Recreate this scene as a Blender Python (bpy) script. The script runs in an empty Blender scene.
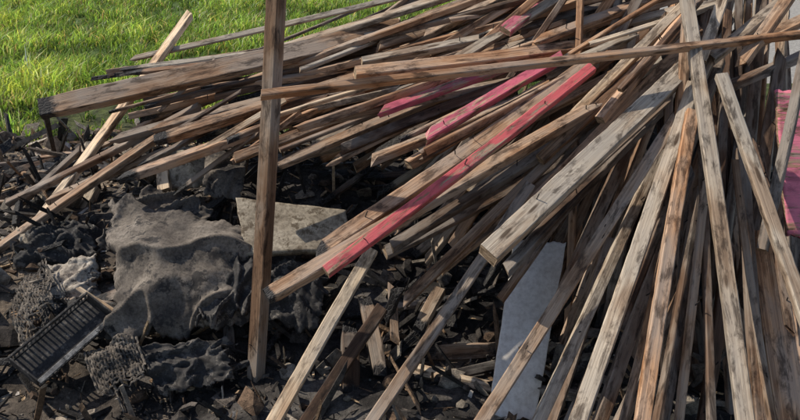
import bpy, math, random
import numpy as np
from mathutils import Vector, Matrix, noise
random.seed(7); rng=np.random.default_rng(7)
scene=bpy.context.scene
F=700.0; PITCH=math.radians(25); CZ=1.6
cp,sp=math.cos(PITCH),math.sin(PITCH)
# survey helper: bearing pair + distance -> world metres (used once to place real geometry)
def W(u,v,d):
    a=(u-400)/F; b=(210-v)/F
    return Vector((d*a, d*(cp+b*sp), CZ+d*(-sp+b*cp)))
# ---------------- camera / light
cam=bpy.data.cameras.new('camera'); co=bpy.data.objects.new('camera',cam); scene.collection.objects.link(co)
co.location=(0,0,CZ); co.rotation_euler=(math.pi/2-PITCH,0,0); cam.sensor_width=36; cam.lens=31.5; cam.clip_end=2000; cam.clip_start=0.05
scene.camera=co
S=Vector((-0.62,0.20,0.74)).normalized()
sun=bpy.data.lights.new('sun','SUN'); sun.energy=5.0; sun.angle=math.radians(0.5); sun.color=(1,0.94,0.83)
so=bpy.data.objects.new('sun',sun); scene.collection.objects.link(so); so.rotation_euler=S.to_track_quat('Z','Y').to_euler(); so.location=(-3,2,6)
w=bpy.data.worlds.new('World'); scene.world=w; w.use_nodes=True
nt=w.node_tree; bg=nt.nodes['Background']; sk=nt.nodes.new('ShaderNodeTexSky'); sk.sky_type='NISHITA'; sk.sun_disc=False
sk.sun_elevation=math.asin(S.z); sk.sun_rotation=math.atan2(S.x,S.y); nt.links.new(sk.outputs[0],bg.inputs[0]); bg.inputs[1].default_value=0.14
scene.view_settings.view_transform='Standard'; scene.view_settings.look='None'; scene.view_settings.exposure=0

# ---------------- material helpers
class M:
    def __init__(s,name):
        s.m=bpy.data.materials.new(name); s.m.use_nodes=True; s.t=s.m.node_tree; s.b=s.t.nodes['Principled BSDF']; s.b.inputs['Specular IOR Level'].default_value=0.25
    def n(s,ty,**k):
        n=s.t.nodes.new(ty)
        for a,v in k.items(): setattr(n,a,v)
        return n
    def l(s,a,b): s.t.links.new(a,b)
    def val(s,sock,v):
        if isinstance(v,bpy.types.NodeSocket): s.l(v,sock)
        else: sock.default_value=v
    def noise(s,vec,scale,detail=4,rough=0.6,dist=0):
        n=s.n('ShaderNodeTexNoise'); s.l(vec,n.inputs['Vector']); n.inputs['Scale'].default_value=scale; n.inputs['Detail'].default_value=detail; n.inputs['Roughness'].default_value=rough; n.inputs['Distortion'].default_value=dist
        return n.outputs['Fac']
    def vor(s,vec,scale,feature='F1'):
        n=s.n('ShaderNodeTexVoronoi',feature=feature); s.l(vec,n.inputs['Vector']); n.inputs['Scale'].default_value=scale
        return n.outputs['Distance']
    def ramp(s,f,*st):
        n=s.n('ShaderNodeValToRGB'); s.l(f,n.inputs[0]); e=n.color_ramp.elements
        while len(e)<len(st): e.new(0.5)
        for i,(p,c) in enumerate(st):
            e[i].position=p; e[i].color=(c,c,c,1) if isinstance(c,(int,float)) else (*c,1)
        return n.outputs[0]
    def mix(s,f,a,b,bt='MIX'):
        n=s.n('ShaderNodeMix',data_type='RGBA',blend_type=bt); s.val(n.inputs[0],f)
        for i,v in ((6,a),(7,b)):
            if isinstance(v,tuple): v=(*v,1)
            s.val(n.inputs[i],v)
        return n.outputs[2]
    def math(s,op,a,b=0.0):
        n=s.n('ShaderNodeMath',operation=op); s.val(n.inputs[0],a); s.val(n.inputs[1],b); return n.outputs[0]
    def mapping(s,vec,scale):
        n=s.n('ShaderNodeMapping'); s.l(vec,n.inputs[0]); n.inputs['Scale'].default_value=scale; return n.outputs[0]
    def bump(s,h,st,dist=0.01):
        n=s.n('ShaderNodeBump'); s.l(h,n.inputs['Height']); n.inputs['Strength'].default_value=st; n.inputs['Distance'].default_value=dist; s.l(n.outputs[0],s.b.inputs['Normal'])
    def coord(s,rand=False):
        tc=s.n('ShaderNodeTexCoord'); c=tc.outputs['Object']; s.nrm=tc.outputs['Normal']
        if not rand: return c
        oi=s.n('ShaderNodeObjectInfo'); a=s.n('ShaderNodeVectorMath',operation='MULTIPLY_ADD')
        cx=s.n('ShaderNodeCombineXYZ'); s.l(oi.outputs['Random'],cx.inputs[0]); s.l(oi.outputs['Random'],cx.inputs[1]); s.l(oi.outputs['Random'],cx.inputs[2])
        s.l(cx.outputs[0],a.inputs[0]); a.inputs[1].default_value=(37,53,71); s.l(c,a.inputs[2]); s.oi=oi
        return a.outputs[0]
    def attr(s,name):
        return s.n('ShaderNodeAttribute',attribute_name=name)

def wood(name,paint=None):
    m=M(name); c=m.coord(True); m.b.inputs['Roughness'].default_value=0.72
    g1=m.noise(m.mapping(c,(2.0,120,120)),1,4,0.7,0.8)
    st=m.noise(m.mapping(c,(2.2,7,7)),1,4,0.65)
    st2=m.noise(m.mapping(c,(9,30,30)),1,5,0.72,0.4)
    base=m.oi.outputs['Color']
    col=m.mix(m.ramp(g1,(0.35,0.0),(0.66,1.0)),m.mix(1,base,(0.58,0.52,0.48),'MULTIPLY'),m.mix(1,base,(1.5,1.48,1.44),'MULTIPLY'))
    col=m.mix(m.math('MULTIPLY',m.ramp(st,(0.45,0),(0.62,1)),0.55),col,(0.31,0.275,0.235))
    col=m.mix(m.math('MULTIPLY',m.ramp(st,(0.40,1),(0.50,0)),0.7),col,m.mix(1,col,(0.55,0.43,0.35),'MULTIPLY'))
    col=m.mix(m.math('MULTIPLY',m.ramp(st2,(0.50,0),(0.62,1)),0.85),col,m.mix(1,col,(0.20,0.18,0.17),'MULTIPLY'))
    k=m.n('ShaderNodeTexVoronoi'); m.l(m.mapping(c,(4.0,20,20)),k.inputs['Vector']); k.inputs['Scale'].default_value=1
    col=m.mix(m.ramp(k.outputs['Distance'],(0.09,0.85),(0.15,0)),col,(0.05,0.028,0.015))
    if paint:
        pn=m.noise(m.mapping(c,(10,70,70)),1,5,0.75); pn2=m.noise(m.mapping(c,(4,9,9)),1,3,0.6)
        wear=m.ramp(m.math('ADD',m.math('MULTIPLY',pn,0.65),m.math('MULTIPLY',pn2,0.35)),(0.43,0),(0.49,1))
        pc=m.mix(m.ramp(st,(.35,0),(.65,1)),paint,m.mix(1,(0.72,0.80,0.80),paint,'MULTIPLY'))
        pc=m.mix(m.math('MULTIPLY',m.ramp(st2,(0.48,0),(0.62,1)),0.6),pc,m.mix(1,pc,(0.38,0.38,0.39),'MULTIPLY'))
        col=m.mix(m.math('MULTIPLY',wear,0.93),col,pc)
    # end grain
    sx=m.n('ShaderNodeSeparateXYZ'); m.l(m.nrm,sx.inputs[0])
    en=m.ramp(m.math('ABSOLUTE',sx.outputs[0]),(0.75,0),(0.9,1)); rn=m.noise(m.mapping(c,(10,60,160)),1,3,.6)
    col=m.mix(en,col,m.ramp(rn,(.35,(.13,.085,.05)),(.65,(.38,.27,.17))))
    ch=m.attr('char').outputs['Fac']
    cn=m.noise(c,30,3,0.7)
    cf=m.ramp(m.math('ADD',ch,m.math('MULTIPLY',m.math('SUBTRACT',cn,0.5),0.9)),(0.3,0),(0.6,1))
    vv=m.vor(m.mapping(c,(45,80,80)),1,'DISTANCE_TO_EDGE')
    blk=m.mix(m.ramp(vv,(0.0,0),(0.12,1)),(0.06,0.055,0.050),(0.018,0.015,0.014))
    col=m.mix(cf,col,blk)
    m.l(col,m.b.inputs['Base Color'])
    h=m.math('ADD',g1,m.math('MULTIPLY',st2,0.5))
    h=m.math('ADD',h,m.math('MULTIPLY',m.math('MULTIPLY',m.ramp(vv,(0,0),(0.15,1)),cf),1.2))
    m.bump(h,0.6,0.003)
    return m.m
WOOD=wood('weathered_wood'); PAINT=wood('red_painted_wood',(0.62,0.105,0.115)); PINK=wood('pink_painted_wood',(0.60,0.115,0.17)); PINKB=wood('bright_pink_painted_board',(0.80,0.20,0.28))

def simple(name,cols,scale,bump=0.6,bd=0.01,rough=0.9,spots=None,scale2=None,amt=.35):
    m=M(name); c=m.coord(); m.b.inputs['Roughness'].default_value=rough
    n1=m.noise(c,scale,5,0.65,0.3); n2=m.noise(c,scale2 or scale*6,5,0.7)
    st=[(0.3+0.4*i/(len(cols)-1),x) for i,x in enumerate(cols)]
    col=m.ramp(n1,*st)
    col=m.mix(m.ramp(n2,(0.35,0.75),(0.6,0)),col,m.mix(1,col,(amt,amt*.95,amt*.92),'MULTIPLY'))
    if spots:
        s=m.noise(c,scale*2.3,5,0.75); col=m.mix(m.ramp(s,(0.53,0),(0.60,1)),col,spots)
    m.l(col,m.b.inputs['Base Color']); m.bump(m.math('ADD',n1,m.math('MULTIPLY',n2,0.7)),bump,bd)
    return m.m
FELT=simple('burnt_felt',[(0.055,0.046,0.04),(0.16,0.132,0.106),(0.29,0.245,0.20)],6,0.6,0.004,0.85,(0.035,0.030,0.027),110)
BOARD=simple('weathered_board',[(0.13,0.10,0.072),(0.30,0.25,0.185),(0.42,0.36,0.275)],9,0.5,0.004,0.9,(0.10,0.075,0.05),70)
PALE=simple('pale_sheet',[(0.62,0.56,0.49),(0.74,0.685,0.62),(0.80,0.75,0.69)],4,0.1,0.002,0.6,None,50,.7)
BEIGE=simple('scorched_plaster',[(0.2,0.16,0.13),(0.44,0.38,0.31),(0.58,0.51,0.43)],12,0.8,0.006,0.9,(0.06,0.05,0.045),90)
PLAS=simple('sooty_cloth',[(0.018,0.017,0.016),(0.04,0.036,0.034),(0.08,0.071,0.063)],10,0.4,0.004,0.75,(0.12,0.105,0.09),120)
GPLAS=simple('grey_plastic',[(0.05,0.05,0.05),(0.18,0.17,0.16),(0.40,0.38,0.35)],14,0.3,0.004,0.6,(0.03,0.03,0.03),120)
STRAW=simple('burnt_wicker',[(0.05,0.042,0.034),(0.16,0.132,0.105),(0.30,0.255,0.205)],9,0.5,0.004,0.9,(0.03,0.03,0.03),90)

def attrmat(name,bump,bd,scale):
    m=M(name); c=m.coord(); a=m.attr('Col').outputs['Color']; n=m.noise(c,scale,5,0.7); n2=m.noise(c,scale*5,4,0.7)
    col=m.mix(m.ramp(n,(0.35,0.0),(0.65,1.0)),m.mix(1,a,(0.4,0.38,0.37),'MULTIPLY'),m.mix(1,a,(1.5,1.45,1.38),'MULTIPLY'))
    col=m.mix(m.math('MULTIPLY',m.ramp(n2,(0.56,0),(0.66,1)),0.7),col,m.mix(1,a,(2.6,2.4,2.2),'MULTIPLY'))
    m.l(col,m.b.inputs['Base Color']); m.b.inputs['Roughness'].default_value=0.92
    m.bump(m.math('ADD',n,m.math('MULTIPLY',n2,0.6)),bump,bd); return m.m
RUB=attrmat('rubble_mix',0.8,0.008,40)

def addmesh(name,V,Fc,mat,cols=None,chars=None,smooth=False):
    me=bpy.data.meshes.new(name); me.from_pydata(V,[],Fc); me.update()
    if cols is not None:
        a=me.color_attributes.new('Col','FLOAT_COLOR','POINT'); a.data.foreach_set('color',np.asarray(cols,dtype=np.float32).ravel())
    if chars is not None:
        a=me.attributes.new('char','FLOAT','POINT'); a.data.foreach_set('value',np.asarray(chars,dtype=np.float32))
    for x in (mat if isinstance(mat,(list,tuple)) else [mat]): me.materials.append(x)
    if smooth: me.polygons.foreach_set('use_smooth',[True]*len(me.polygons))
    o=bpy.data.objects.new(name,me); scene.collection.objects.link(o); return o

# ---------------- battens
COL={'B':(0.29,0.19,0.12),'G':(0.33,0.27,0.205),'O':(0.41,0.245,0.14),'P':(0.57,0.45,0.315),'D':(0.125,0.082,0.056),'K':(0.05,0.040,0.034),'R':(0.40,0.28,0.18)}
FACE=Vector((-0.1,-0.55,0.83)); UPR=Vector((-0.05,-0.12,1.0))
def batten(p1,p2,w,t,key='B',roll=0.0,c1=0,c2=0,mat=None,name='wooden_batten',ragged=None,bow=None,ref=FACE):
    p1=Vector(p1);p2=Vector(p2); ax=(p2-p1); L=ax.length; ax.normalize()
    n=(ref-ax*ref.dot(ax)).normalized(); y=n.cross(ax).normalized()
    R=Matrix.Rotation(roll,3,ax); n=R@n; y=R@y
    N=max(8,int(L/0.03)); ch=0.003; a,b=w/2,t/2
    prof=[(-a+ch,-b),(a-ch,-b),(a,-b+ch),(a,b-ch),(a-ch,b),(-a+ch,b),(-a,b-ch),(-a,-b+ch)]
    by=(random.uniform(-1,1)*0.008*L) if bow is None else bow; bz=random.uniform(-1,1)*0.008*L; tw=random.uniform(-1,1)*0.12*L
    off=random.uniform(0,100); V=[];Fc=[];C=[]
    rg=random.choice([0.002,0.004,0.012,0.022]) if ragged is None else ragged
    for i in range(N+1):
        s=i/N; x=s*L; q=math.sin(math.pi*s)
        cc=0
        if c1: cc=max(cc,1.15-x/c1)
        if c2: cc=max(cc,1.15-(L-x)/c2)
        cc=max(0,min(1,cc))
        for j,(py,pz) in enumerate(prof):
            nn=noise.noise(Vector((x*9+off,py*40,pz*40)))
            sc=1-0.30*cc*(0.6+nn)+ (-0.12*max(0,noise.noise(Vector((x*22+off,j*7.1,3)))))
            yy,zz=py*sc,pz*sc; A=tw*(s-.5); yy,zz=yy*math.cos(A)-zz*math.sin(A),yy*math.sin(A)+zz*math.cos(A)
            xx=x
            if i in(0,N):
                xx+=noise.noise(Vector((py*90+off,pz*90,i)))*rg*3+ (py/w)*rg*1.5+(0.02*cc*nn)
            V.append((xx,yy+by*q,zz+bz*q)); C.append(cc)
    for i in range(N):
        for j in range(8):
            k=(j+1)%8; Fc.append((i*8+j,i*8+k,(i+1)*8+k,(i+1)*8+j))
    Fc.append(tuple(range(7,-1,-1))); Fc.append(tuple(N*8+j for j in range(8)))
    if L>0.5 and random.random()<0.5:
        for _ in range(random.randint(1,4)):
            x=random.uniform(.05,L-.05); py=random.uniform(-.6,.6)*a; h=random.uniform(.012,.03); sg=random.choice([1,1,-1]); r=.0014; tx=random.uniform(-.01,.01); b0=len(V)
            for (zz,ox) in ((0,0),(h,tx)):
                for (dx,dy) in ((-r,-r),(r,-r),(r,r),(-r,r)): V.append((x+ox+dx,py+dy,sg*(b*.8+zz))); C.append(0.9)
            Fc+= [(b0+q_,b0+(q_+1)%4,b0+4+(q_+1)%4,b0+4+q_) for q_ in range(4)]+[(b0+4,b0+5,b0+6,b0+7)]
    o=addmesh(name,V,Fc,mat or WOOD,chars=C)
    m=Matrix((ax,y,n)).transposed().to_4x4(); m.translation=p1; o.matrix_world=m
    c=COL[key]; f=random.uniform(0.7,1.3); h=random.uniform(0.94,1.07); o.color=(c[0]*f*h,c[1]*f,c[2]*f/h,1)
    return o
def B(u1,v1,d1,u2,v2,d2,w=.042,t=.025,key='B',roll=None,c1=0,c2=0,mat=None,name='wooden_batten',**k):
    if roll is None:
        roll=random.uniform(-0.5,0.5)
        if 'ref' not in k and random.random()<(0.7 if v1<200 and u1<560 else 0.35): k['ref']=UPR; t=max(t,w*.7)
    batten(W(u1,v1,d1),W(u2,v2,d2),w*.88,t,key,roll,c1,c2,mat,name,**k)
# post
B(279,-60,2.06,255,390,2.455,.054,.045,'B',0.3,0,0.05,name='wooden_post')
B(261,95,2.07,850,29,2.5,.027,.03,'O',0.1)
# left fan
B(42,109,2.95,400,28,3.25,.098,.05,'B',0.25,0.08)
B(108,73,3.4,330,40,3.6,.05,.035,'B'); B(165,66,3.5,345,48,3.5,.06,.03,'G')
B(191,13,3.5,-30,312,2.95,.055,.03,'P',0.2)
B(8,203,3.2,200,106,3.1,.04,.03,'D'); B(-20,262,3.0,160,136,3.1,.05,.03,'B')
B(50,200,3.1,170,150,3.1,.04,.03,'B'); B(-20,240,3.2,80,150,3.3,.035,.025,'D')
B(122,179,2.7,440,62,3.15,.058,.035,'O',0,0.08,ref=UPR); B(155,141,2.8,470,42,3.2,.055,.04,'B',0.3,0.08,ref=UPR)
B(160,128,2.95,420,64,3.3,.045,.03,'B'); B(178,160,2.85,420,72,3.1,.04,.03,'O',None,0.06)
B(235,158,2.6,480,62,3.0,.04,.03,'O'); B(205,120,2.9,460,70,3.1,.04,.025,'D')
B(262,172,2.62,470,84,2.9,.045,.03,'B',None,0.1); B(300,128,2.5,520,50,2.95,.04,.03,'O')
B(355,74,2.55,640,38,2.95,.055,.042,'O',0.1); B(318,122,2.6,560,72,2.9,.035,.03,'G')
B(345,148,2.6,600,52,2.95,.045,.03,'D'); B(372,160,2.5,610,62,2.9,.045,.03,'B')
B(120,138,3.1,300,88,3.2,.045,.03,'D'); B(215,97,3.1,420,48,3.3,.04,.03,'D')
B(362,62,2.9,640,8,3.2,.045,.03,'G'); B(380,46,3.1,600,-25,3.4,.045,.03,'B'); B(430,52,3.0,640,-10,3.3,.045,.03,'D')
B(296,46,3.3,500,-25,3.6,.045,.03,'B'); B(352,27,3.5,470,-25,3.7,.05,.03,'D'); B(322,52,3.25,560,2,3.4,.04,.03,'O')
B(410,30,3.2,560,-30,3.5,.05,.03,'B'); B(450,38,3.1,600,-30,3.4,.04,.03,'P'); B(470,66,2.85,700,10,3.1,.045,.03,'G')
B(500,56,2.8,720,-15,3.1,.045,.03,'B'); B(540,40,2.8,740,-30,3.1,.045,.03,'O'); B(520,30,2.95,700,-20,3.2,.045,.03,'D')
B(545,75,2.75,720,0,3.0,.045,.03,'G')
B(505,31,2.85,562,-12,3.05,.065,.03,'R',0,mat=PINK,name='red_painted_batten')
for (a1,b1,c1_,a2,b2,c2_,kk) in [(148,106,3.0,330,62,3.2,'D'),(190,84,3.05,390,40,3.25,'O'),(230,140,2.75,330,96,2.85,'B'),(280,150,2.6,400,104,2.75,'D'),(240,70,3.2,330,30,3.4,'O'),(330,90,2.75,470,50,2.95,'B'),(270,118,2.7,380,84,2.85,'P'),(375,22,3.3,430,-20,3.4,'B'),(400,84,2.65,560,40,2.85,'D'),(180,190,2.85,262,130,2.85,'B'),(95,150,3.3,190,98,3.3,'O'),(140,165,3.0,230,118,3.0,'D'),(400,140,2.5,500,92,2.65,'O'),(480,36,2.95,600,-10,3.1,'P'),(560,60,2.7,690,-20,2.9,'O'),(590,44,2.7,760,-12,2.85,'P'),(620,90,2.5,700,0,2.6,'D'),(300,70,3.0,400,30,3.2,'G'),(158,112,3.0,215,60,3.2,'B'),(232,162,2.75,300,112,2.8,'O'),(205,148,2.8,285,100,2.9,'P'),(170,134,2.85,240,92,3.0,'D'),(330,165,2.6,420,120,2.7,'B'),(450,20,3.0,640,-14,3.2,'B'),(110,112,3.15,210,84,3.25,'B'),(252,52,3.35,360,8,3.5,'D'),(260,58,3.3,400,20,3.4,'P')]:
    B(a1,b1,c1_,a2,b2,c2_,random.uniform(.02,.032),.014,kk,None,random.choice([0,.06]))
# middle
B(326,272,2.04,592,68,2.5,.042,.03,'R',0.1,mat=PAINT,name='red_painted_batten')
B(267,297,2.02,620,92,2.65,.055,.035,'O',-0.15,0.025)
B(319,252,2.14,585,66,2.66,.058,.035,'B',0.05,0.04)
B(393,246,2.3,650,84,2.75,.045,.03,'D'); B(408,165,2.5,600,52,2.9,.05,.03,'B')
B(428,136,2.42,560,58,2.75,.05,.03,'R',0,mat=PINK,name='red_painted_batten')
B(380,112,2.62,545,54,2.85,.04,.03,'R',0,mat=PINK,name='red_painted_batten')
B(422,155,2.38,600,62,2.8,.035,.03,'D'); B(428,150,2.36,610,52,2.72,.02,.03,'O')
B(487,256,2.0,705,50,2.55,.074,.04,'G',0.05,0.0)
B(404,302,2.3,590,120,2.65,.04,.025,'B'); B(385,253,2.45,600,140,2.75,.05,.03,'D')
B(440,270,2.4,640,110,2.7,.045,.03,'B'); B(505,272,2.2,660,110,2.6,.045,.03,'D')
B(520,215,2.45,690,40,2.75,.045,.03,'O'); B(560,130,2.55,700,-10,2.75,.045,.03,'P'); B(540,160,2.5,690,20,2.75,.045,.03,'B')
B(470,190,2.5,660,60,2.8,.04,.03,'G'); B(460,155,2.6,700,30,2.9,.045,.03,'B')
B(600,120,2.5,720,-30,2.8,.045,.03,'O'); B(505,250,2.2,668,100,2.55,.03,.025,'B')
# lower
B(268,432,2.02,372,250,2.32,.048,.025,'P',0.15); B(300,432,2.28,382,308,2.45,.05,.03,'D')
B(362,436,2.03,530,185,2.42,.042,.028,'B',0.1)
B(470,440,1.88,674,120,2.38,.045,.03,'B',0.1)
B(530,440,1.95,660,150,2.5,.04,.03,'G'); B(568,450,1.86,694,85,2.42,.055,.035,'G',-0.1)
B(638,450,1.82,692,112,2.32,.046,.03,'O',0.1)
B(682,-30,2.55,750,460,1.80,.05,.035,'G',0.1)
B(721,75,2.28,820,360,1.9,.043,.03,'G',0.05); B(742,150,2.4,764,450,1.95,.045,.03,'D')
B(806,50,2.3,762,250,2.15,.035,.03,'D'); B(742,62,2.4,800,-20,2.6,.05,.03,'B'); B(700,62,2.45,732,-30,2.65,.045,.03,'P')
B(715,56,2.5,790,-5,2.7,.05,.03,'G'); B(745,48,2.55,850,-2,2.7,.05,.03,'B'); B(720,90,2.45,860,30,2.6,.045,.03,'D')
B(700,190,2.3,655,450,1.9,.045,.03,'D'); B(590,450,2.0,690,170,2.45,.045,.03,'D'); B(610,445,1.98,705,250,2.3,.04,.03,'B')
B(560,300,2.3,640,120,2.6,.045,.03,'D'); B(730,240,2.25,700,450,1.95,.04,.03,'D'); B(690,-10,2.5,670,300,2.3,.04,.03,'B')
B(765,235,2.25,800,460,1.95,.12,.02,'O',0.1); B(780,60,2.5,740,300,2.3,.045,.03,'D')
B(620,330,2.2,720,60,2.6,.045,.03,'D'); B(545,440,2.05,610,240,2.4,.04,.03,'D')
for (a1,b1,c1_,a2,b2,c2_,kk) in [(618,440,1.95,668,230,2.25,'O'),(676,445,1.9,706,180,2.25,'B'),(712,440,1.92,702,150,2.3,'D'),(775,440,1.95,735,160,2.3,'B'),(560,440,2.0,648,240,2.35,'D'),(500,300,2.3,570,200,2.5,'B'),(450,300,2.45,540,205,2.6,'D'),(790,330,2.05,758,150,2.3,'D'),(650,200,2.35,720,40,2.55,'O')]:
    B(a1,b1,c1_,a2,b2,c2_,random.uniform(.022,.032),.018,kk)
# filler battens deeper in the heap
curve=[(110,100,3.3),(200,130,3.1),(290,150,2.95),(370,185,2.85),(440,250,2.75),(500,300,2.75),(570,400,2.55),(650,470,2.3),(740,480,2.25),(840,470,2.25)]
def filler(n,keys):
    for i in range(n):
        t=random.random()*(len(curve)-1); k=int(t); f=t-k; a,b=curve[k],curve[min(k+1,len(curve)-1)]
        u=a[0]+(b[0]-a[0])*f+random.uniform(-30,30); v=a[1]+(b[1]-a[1])*f+random.uniform(-45,12); d=a[2]+(b[2]-a[2])*f+random.uniform(0.0,0.35)
        fr=t/(len(curve)-1)
        u2=600+150*fr+random.uniform(-90,60); v2=random.uniform(-50,60); d2=random.uniform(2.85,3.3)
        if u>560: u2=u+random.uniform(-70,70)+ (60 if u<680 else 0)
        B(u,v,d,u2,v2,d2,random.choice([.03,.038,.045,.05]),random.choice([.018,.025,.03]),random.choice(keys),None,random.choice([0,.05,.12,.25]))
filler(130,['B','D','D','O','G','B','G'])
# ---------------- heap ground and ash
def hz(x,y):
    h=0.62*math.exp(-((x-1.3)/1.0)**2-((y-3.6)/0.75)**2)+0.30*math.exp(-((x+0.5)/0.9)**2-((y-3.3)/0.7)**2)+0.16*math.exp(-((x+1.5)/0.8)**2-((y-2.9)/0.7)**2)+0.12*math.exp(-((x+2.3)/0.9)**2-((y-3.7)/0.5)**2)
    e=min(1,max(0,(y-1.0)/0.8))*min(1,max(0,(6.0-y)/0.8))
    return h+e*(0.035*noise.fractal(Vector((x*3,y*3,0)),1.0,2.0,5)+0.02*abs(noise.noise(Vector((x*11,y*11,3)))))+0.012
nx,ny=320,240; V=[];Fc=[];C=[]
for j in range(ny+1):
    for i in range(nx+1):
        x=-4+8*i/nx; y=0.9+5.2*j/ny; ed=min(i,nx-i,j,ny-j)
        z=hz(x,y)*min(1,ed/12) - (0.02 if ed==0 else 0); V.append((x,y,z))
        k=1/(1+math.exp(-(x+1.35+0.6*noise.noise(Vector((x*2,y*2,5))))*5)); k*=1/(1+math.exp((y-4.2)*4))
        nn=0.75+0.8*noise.noise(Vector((x*9,y*9,1))); ash=max(0,noise.fractal(Vector((x*4,y*4,11)),1,2,4))*.12
        g=np.array((0.19,0.15,0.112))*nn*(1-k)+(np.array((0.038,0.034,0.032))*nn+ash*np.array((1,.93,.86)))*k
        kg=1/(1+math.exp(-(y-4.55)*7)); g=g*(1-kg)+np.array((.06,.075,.02))*nn*kg; C.append((*g,1))
for j in range(ny):
    for i in range(nx):
        a=j*(nx+1)+i; Fc.append((a,a+1,a+nx+2,a+nx+1))
addmesh('ash_heap',V,Fc,RUB,cols=C,smooth=True)
# ---- rubble scatter
t_=(1+5**.5)/2
ico_v=np.array([(-1,t_,0),(1,t_,0),(-1,-t_,0),(1,-t_,0),(0,-1,t_),(0,1,t_),(0,-1,-t_),(0,1,-t_),(t_,0,-1),(t_,0,1),(-t_,0,-1),(-t_,0,1)])/1.9
ico_f=[(0,11,5),(0,5,1),(0,1,7),(0,7,10),(0,10,11),(1,5,9),(5,11,4),(11,10,2),(10,7,6),(7,1,8),(3,9,4),(3,4,2),(3,2,6),(3,6,8),(3,8,9),(4,9,5),(2,4,11),(6,2,10),(8,6,7),(9,8,1)]
box_v=np.array([(x,y,z) for x in(-1,1) for y in(-1,1) for z in(-1,1)])*0.8
box_f=[(0,1,3,2),(4,6,7,5),(0,4,5,1),(2,3,7,6),(0,2,6,4),(1,5,7,3)]
def rotm():
    q=rng.normal(size=4); q/=np.linalg.norm(q); a,b,c,d=q
    return np.array([[1-2*(c*c+d*d),2*(b*c-a*d),2*(b*d+a*c)],[2*(b*c+a*d),1-2*(b*b+d*d),2*(c*d-a*b)],[2*(b*d-a*c),2*(c*d+a*b),1-2*(b*b+c*c)]])
def scatter(name,n,xr,yr,smin,smax,pal,stick=0.25,p=4,flat=.12):
    V=[];Fc=[];C=[]
    for _ in range(n):
        x=rng.uniform(*xr);y=rng.uniform(*yr); s=smin+(smax-smin)*rng.random()**p
        r=rng.random()
        if r<stick: bv,bf=box_v,box_f; sc=np.array((s*rng.uniform(1.5,3.5),s*.25,s*.16))
        elif r<stick+flat: bv,bf=box_v,box_f; sc=np.array((s*1.3,s*rng.uniform(.4,.9),s*rng.uniform(.05,.15)))
        else: bv,bf=ico_v,ico_f; sc=s*np.array((1,rng.uniform(.5,1),rng.uniform(.3,.8)))
        v=bv*(1+rng.uniform(-.4,.4,size=bv.shape)); a=rng.uniform(0,6.28)
        R=np.array([[math.cos(a),-math.sin(a),0],[math.sin(a),math.cos(a),0],[0,0,1]])@ (rotm() if rng.random()<0.45 else np.eye(3))
        v=(v*sc)@R.T; z=hz(x,y)-v[:,2].min()-s*0.3
        v=v+np.array((x,y,z)); b=len(V); V+=v.tolist(); Fc+=[tuple(i+b for i in f) for f in bf]
        c=np.array(pal[rng.integers(len(pal))])*rng.uniform(.6,1.3); C+=[(*c,1)]*len(v)
    addmesh(name,V,Fc,RUB,cols=C)
GP=[(0.28,0.24,0.19),(0.22,0.165,0.12),(0.38,0.34,0.28),(0.09,0.075,0.06),(0.28,0.18,0.11),(0.04,0.036,0.032),(0.14,0.11,0.085),(0.06,0.05,0.043)]
KP=[(0.03,0.027,0.025),(0.06,0.053,0.048),(0.04,0.035,0.031),(0.09,0.077,0.067),(0.17,0.148,0.122),(0.09,0.06,0.04),(0.22,0.19,0.155)]
SP=[(0.22,0.145,0.09),(0.40,0.29,0.18),(0.04,0.035,0.03),(0.12,0.08,0.05),(0.03,0.027,0.025)]
scatter('rubble',2300,(-3.4,-1.45),(2.0,4.6),.008,.075,GP,.35,4,.3)
scatter('charred_debris',5200,(-1.9,1.8),(1.5,4.0),.006,.055,KP,.5,4,.3)
scatter('pebbles',4000,(-3.2,-0.4),(1.45,4.5),.004,.013,GP+KP,p=2)
scatter('splinters',3200,(-3.2,1.2),(1.5,4.4),.006,.045,SP,stick=1.0,p=2)
scatter('white_ash_flakes',520,(-2.6,1.0),(1.6,3.9),.004,.022,[(0.5,0.47,0.43),(0.38,0.35,0.32)],0,3,.9)
scatter('brick_fragment',7,(-2.35,-1.8),(3.3,4.1),.03,.06,[(0.42,0.2,0.15),(0.5,0.42,0.36)],0,1,.6)
# charred timber lying in and beside the hollow
for i in range(110):
    x=random.uniform(-2.6,0.7); y=random.uniform(1.9,3.7); a=random.uniform(-0.5,1.9); L=random.uniform(.12,.5)
    p=Vector((x,y,hz(x,y)+.02)); q=Vector((x+L*math.cos(a),y+L*math.sin(a)*.7,0)); q.z=hz(q.x,q.y)+random.uniform(.01,.10)
    batten(p,q,random.uniform(.02,.06),random.uniform(.012,.035),random.choice('KKDB' if x>-1.3 else 'KDBG'),random.uniform(-1,1),.15,.15,name='charred_timber')

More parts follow.
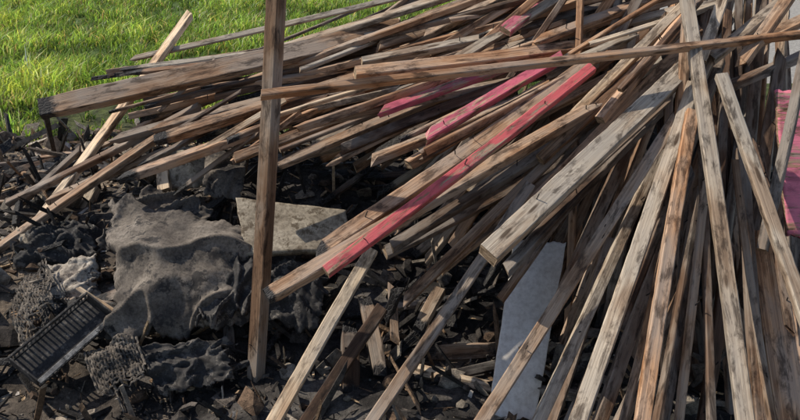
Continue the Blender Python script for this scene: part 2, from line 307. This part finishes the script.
# ---------------- patches (sheets)
def patch(name,P,nx,ny,mat,bulge=0,amp=0.01,fs=5,thick=0.01,rag=0.03,fold=0,seed=0,octv=4):
    P=[Vector(p) for p in P]; n=((P[1]-P[0]).cross(P[3]-P[0])).normalized(); V=[];Fc=[]
    if n.y>0: n=-n
    for j in range(ny+1):
        for i in range(nx+1):
            s,t=i/nx,j/ny
            es=abs(2*s-1)**4*(1 if s>.5 else -1); et=abs(2*t-1)**4*(1 if t>.5 else -1)
            ds=rag*noise.fractal(Vector((seed,t*5,1)),1,2,5)*es; dt=rag*noise.fractal(Vector((s*5,seed,4)),1,2,5)*et
            s2,t2=s+ds,t+dt
            p=(P[0]*(1-s2)+P[1]*s2)*(1-t2)+(P[3]*(1-s2)+P[2]*s2)*t2
            q=max(0,math.sin(math.pi*s))**.6*max(0,math.sin(math.pi*t))**.6
            wv=Vector((s*fs*.5+seed,t*fs*.8+s*1.2,9)); wv+=noise.noise_vector(wv*0.8)*0.35
            rd=max(0,1-abs(noise.noise(wv))*3.5)
            p=p+n*(bulge*q+amp*noise.fractal(Vector((s*fs*.6,t*fs*.6,seed)),1,2,octv)+fold*rd*rd)
            V.append(p)
    for j in range(ny):
        for i in range(nx):
            a=j*(nx+1)+i; Fc.append((a,a+1,a+nx+2,a+nx+1))
    o=addmesh(name,V,Fc,mat,smooth=True)
    m=o.modifiers.new('thickness','SOLIDIFY'); m.thickness=thick; m.offset=0; return o
patch('burnt_felt_sheet',[W(116,204,2.8),W(250,226,2.7),W(240,326,2.5),W(116,342,2.46)],130,110,FELT,0.11,0.05,2.6,0.007,0.12,0.042,3,4)
patch('burnt_felt_sheet',[W(150,186,2.9),W(214,210,2.85),W(172,254,2.69),W(98,246,2.69)],70,50,FELT,0.03,0.04,3,0.007,0.14,0.04,8,4)
patch('burnt_felt_sheet',[W(205,246,2.62),W(255,250,2.66),W(252,310,2.5),W(196,328,2.42)],50,50,PLAS,0.03,0.04,3,0.006,0.16,0.04,28,3)
patch('flat_board',[W(236,200,2.75),W(346,212,2.75),W(348,250,2.65),W(246,256,2.6)],60,24,BOARD,0.0,0.002,4,0.03,0.02,0.0,5)
patch('pale_panel',[W(514,240,2.58),W(566,243,2.58),W(534,425,2.28),W(488,414,2.28)],30,60,PALE,0.0,0.004,3,0.012,0.015,0.0,6)
patch('pink_board',[W(775,90,2.42),W(840,92,2.42),W(835,240,2.3),W(786,236,2.3)],20,20,PINKB,0,0.004,3,0.015,0.03,0,2).color=(0.3,0.2,0.12,1)
patch('scorched_plasterboard',[W(46,268,2.80),W(98,256,2.82),W(100,296,2.72),W(40,322,2.66)],40,40,BEIGE,0.03,0.03,3,0.010,0.10,0.02,11)
patch('scorched_plasterboard',[W(165,152,3.15),W(205,150,3.15),W(206,186,3.05),W(170,190,3.05)],30,30,BOARD,0.02,0.01,3,0.03,0.1,0.01,12)
patch('scorched_plasterboard',[W(207,150,3.0),W(246,158,3.0),W(240,200,2.9),W(206,196,2.9)],30,30,FELT,0.02,0.01,3,0.02,0.1,0.02,13)
patch('burnt_cloth',[W(40,232,3.05),W(100,222,3.05),W(96,262,2.9),W(20,268,2.9)],50,40,PLAS,0.05,0.04,4,0.006,0.16,0.04,17)
patch('burnt_cloth',[W(255,262,2.7),W(330,268,2.7),W(318,330,2.5),W(250,320,2.5)],50,40,PLAS,0.05,0.04,4,0.006,0.16,0.04,21)
patch('burnt_cloth',[W(130,348,2.40),W(225,340,2.46),W(235,380,2.36),W(160,395,2.31)],50,40,PLAS,0.0,0.03,4,0.006,0.16,0.03,37)

# ---------------- woven mat
def mat_weave(name,P,nu,nv,r,mat,seed=0):
    P=[Vector(p) for p in P]; n=((P[1]-P[0]).cross(P[3]-P[0])).normalized()
    if n.y>0:n=-n
    def S_(s,t):
        s+=.03*noise.noise(Vector((s*4,t*4,seed))); t+=.03*noise.noise(Vector((s*4,t*4,seed+9)))
        p=(P[0]*(1-s)+P[1]*s)*(1-t)+(P[3]*(1-s)+P[2]*s)*t
        return p+n*(0.05*noise.fractal(Vector((s*2,t*2,seed)),1,2,3)+0.03*math.sin(math.pi*s)*math.sin(math.pi*t))
    V=[];Fc=[]
    def strip(pts,wd):
        b=len(V)
        for k,(p,side) in enumerate(pts):
            V.extend([p-side*wd,p+n*r*.5,p+side*wd,p-n*r*.5])
        for k in range(len(pts)-1):
            for j in range(4):
                Fc.append((b+k*4+j,b+k*4+(j+1)%4,b+(k+1)*4+(j+1)%4,b+(k+1)*4+j))
    U=(P[1]-P[0]).normalized(); Vv=(P[3]-P[0]).normalized()
    for a in range(nu):
        s=(a+.5)/nu; pts=[]; lim=1-random.random()*0.2; l0=random.random()*.1
        for k in range(nv*4+1):
            t=k/(nv*4)
            if t>lim: break
            if t<l0: continue
            pts.append((S_(s,t)+n*r*.5*math.cos(math.pi*(t*nv+a)),U))
        strip(pts,r*.8)
    for b_ in range(nv):
        t=(b_+.5)/nv; pts=[]; lim=1-random.random()*0.2; l0=random.random()*.1
        for k in range(nu*4+1):
            s=k/(nu*4)
            if s>lim: break
            if s<l0: continue
            pts.append((S_(s,t)-n*r*.5*math.cos(math.pi*(s*nu+b_)),Vv))
        strip(pts,r*.8)
    return addmesh(name,V,Fc,mat)
mat_weave('woven_mat',[W(8,296,2.70),W(46,256,2.75),W(60,312,2.55),W(18,350,2.50)],16,18,.0048,STRAW,1)
mat_weave('woven_mat',[W(82,350,2.40),W(138,336,2.42),W(150,378,2.30),W(98,400,2.26)],18,14,.0048,STRAW,4)
# ---------------- slotted crate
def crate():
    e=bpy.data.objects.new('plastic_crate',None); scene.collection.objects.link(e)
    A=W(40,388,2.30);Bp=W(116,320,2.52); ax=(Bp-A); L=ax.length; ax.normalize(); up=Vector((0.35,-.55,1)); up=(up-ax*up.dot(ax)).normalized(); sd=ax.cross(up).normalized()
    if sd.y<0: sd=-sd
    m=Matrix((ax,sd,up)).transposed().to_4x4(); m.translation=A; e.matrix_world=m
    def bx(name,x0,x1,y0,y1,z0,z1,mat):
        V=[(x,y,z) for x in(x0,x1) for y in(y0,y1) for z in(z0,z1)]
        o=addmesh(name,V,box_f,mat); o.parent=e
        bv=o.modifiers.new('b','BEVEL'); bv.width=.0015
    H=.045; D=.13
    for nm,y0 in (('side',0),('side_far',D)):
        bx(nm+'_rim',0,L,y0,y0+.008,H-.010,H,PLAS); bx(nm+'_foot',0,L,y0,y0+.008,0,.008,PLAS)
        k=int(L/.016)
        for i in range(k): bx(nm+'_slat',(i+.2)*L/k,(i+.6)*L/k,y0+.001,y0+.006,.008,H-.010,GPLAS)
    bx('lip',0,L,-.010,.008,H+.0005,H+.005,GPLAS)
    for nm,x0 in(('end',0),('end_far',L-.006)): bx(nm,x0,x0+.006,.009,D-.001,0,H,PLAS)
    bx('base',.007,L-.007,.009,D-.001,0.002,.006,PLAS)
crate()
patch('black_panel',[W(86,294,2.6),W(128,312,2.58),W(118,342,2.5),W(74,330,2.5)],20,20,PLAS,0,0.01,3,0.008,0.05,0,15)
B(78,288,2.58,118,314,2.54,.02,.01,'P',0,name='timber_offcut')
B(386,320,2.55,398,290,2.5,.05,.04,'K',0,0.3); B(410,368,2.45,492,388,2.4,.045,.03,'P',0,.02); B(418,330,2.5,440,290,2.6,.05,.04,'G',0,.05,name='timber_offcut')
B(350,392,2.4,350,330,2.5,.07,.05,'D',0.3,.03,.02,name='timber_offcut'); B(380,375,2.45,366,300,2.6,.06,.045,'B',0.2,.04,.04,name='timber_offcut')
B(395,340,2.5,392,290,2.6,.035,.03,'B',0.2,0,0,name='timber_offcut'); B(165,192,3.0,160,150,3.15,.06,.04,'P',0,0,.03,name='timber_offcut')
B(75,222,3.2,92,186,3.3,.09,.05,'P',0,0,0,name='timber_offcut')

# ---------------- ground
m=M('ground_soil_and_grass'); c=m.coord(); n1=m.noise(c,1.2,6,0.65); n2=m.noise(c,28,6,0.75)
dirt=m.ramp(n2,(0.3,(0.05,0.04,0.03)),(0.5,(0.17,0.13,0.095)),(0.7,(0.32,0.265,0.20)))
grav=m.ramp(n2,(0.3,(0.16,0.15,0.135)),(0.7,(0.42,0.39,0.35)))
gr=m.ramp(n2,(0.3,(0.03,0.055,0.012)),(0.7,(0.09,0.14,0.025)))
sx=m.n('ShaderNodeSeparateXYZ'); m.l(c,sx.inputs[0])
yb=m.math('ADD',sx.outputs[1],m.math('MULTIPLY',m.math('SUBTRACT',n1,.5),1.5))
col=m.mix(m.ramp(m.math('MULTIPLY',yb,0.1),(0.42,0),(0.48,1)),dirt,gr)
gx=m.math('MULTIPLY',m.math('ADD',sx.outputs[0],m.math('MULTIPLY',m.math('SUBTRACT',n1,.5),1.5)),.1)
col=m.mix(m.ramp(gx,(0.22,0),(0.26,1)),col,grav)
m.l(col,m.b.inputs['Base Color']); m.b.inputs['Roughness'].default_value=.95; m.bump(n2,.8,.02)
addmesh('ground',[(-400,-400,0),(400,-400,0),(400,400,0),(-400,400,0)],[(0,1,2,3)],m.m)
# ---------------- grass
def grass(n,xr,yr,hm,wm,name):
    x=rng.uniform(*xr,n); y=yr[0]+(yr[1]-yr[0])*rng.random(n)**1.35
    cl=np.array([noise.noise(Vector((a*1.1,b*1.1,0))) for a,b in zip(x,y)]); cl2=np.array([noise.noise(Vector((a*5,b*5,7))) for a,b in zip(x,y)])
    edge=4.25+0.25*np.sin(x*2.1)+0.5*cl+np.clip(x+2.3,0,9)*0.35
    keep=(y>edge+rng.normal(0,.2,n))&(x<2.2+.4*cl)&(cl2+cl*.8>-.34)
    x,y,cl,cl2,edge=x[keep],y[keep],cl[keep],cl2[keep],edge[keep]; n=len(x)
    z0=np.array([hz(a,b)-.01 if (b<5.8 and abs(a)<3.7) else -.005 for a,b in zip(x,y)])
    h=hm*(0.35+0.9*rng.random(n))*(1+1.0*cl+.9*cl2)*np.clip((y-edge+.5)/.9,.45,1); a=rng.uniform(0,2*np.pi,n); wd=wm*rng.uniform(.6,1.3,n)*(1+y*0.05)
    lean=rng.uniform(.15,1.2,n)*h; la=rng.normal(0.6,1.6,n)
    dx,dy=np.cos(a)*wd/2,np.sin(a)*wd/2; lx,ly=np.cos(la)*lean,np.sin(la)*lean
    V=np.zeros((n,5,3))
    V[:,0]=np.c_[x-dx,y-dy,z0];V[:,1]=np.c_[x+dx,y+dy,z0]
    V[:,2]=np.c_[x-dx*.8+lx*.3,y-dy*.8+ly*.3,z0+h*.6];V[:,3]=np.c_[x+dx*.8+lx*.3,y+dy*.8+ly*.3,z0+h*.6]
    V[:,4]=np.c_[x+lx,y+ly,z0+h*.9]
    me=bpy.data.meshes.new(name); me.vertices.add(n*5); me.vertices.foreach_set('co',V.ravel())
    b=np.arange(n)*5; lo=np.c_[b,b+1,b+3,b+2,b+2,b+3,b+4].ravel()
    me.loops.add(n*7); me.loops.foreach_set('vertex_index',lo.astype(np.int32))
    ls=np.c_[np.arange(n)*7,np.arange(n)*7+4].ravel(); me.polygons.add(n*2); me.polygons.foreach_set('loop_start',ls.astype(np.int32))
    me.polygons.foreach_set('loop_total',np.tile([4,3],n).astype(np.int32)); me.update(calc_edges=True)
    r=rng.random(n); base=np.where((r<.12)[:,None],np.array([[.42,.38,.18]]),np.array([[.16,.28,.055]]))*(0.40+1.05*rng.random(n))[:,None]*(1+1.2*cl+1.0*cl2)[:,None]
    base[:,0]*=(1+.5*rng.random(n)*(1+cl)); base=np.clip(base,.004,.6)
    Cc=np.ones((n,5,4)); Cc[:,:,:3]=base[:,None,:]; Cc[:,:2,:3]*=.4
    at=me.color_attributes.new('Col','FLOAT_COLOR','POINT'); at.data.foreach_set('color',Cc.astype(np.float32).ravel())
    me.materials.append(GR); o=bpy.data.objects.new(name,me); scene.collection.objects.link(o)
g=M('grass_blades'); a=g.attr('Col').outputs['Color']; g.l(a,g.b.inputs['Base Color']); g.b.inputs['Roughness'].default_value=.42
tr=g.n('ShaderNodeBsdfTranslucent'); g.l(g.mix(1,a,(1.5,1.55,1.0),'MULTIPLY'),tr.inputs[0]); mx=g.n('ShaderNodeMixShader'); mx.inputs[0].default_value=.5
g.l(g.b.outputs[0],mx.inputs[1]); g.l(tr.outputs[0],mx.inputs[2]); out=[q for q in g.t.nodes if q.type=='OUTPUT_MATERIAL'][0]; g.l(mx.outputs[0],out.inputs[0]); GR=g.m
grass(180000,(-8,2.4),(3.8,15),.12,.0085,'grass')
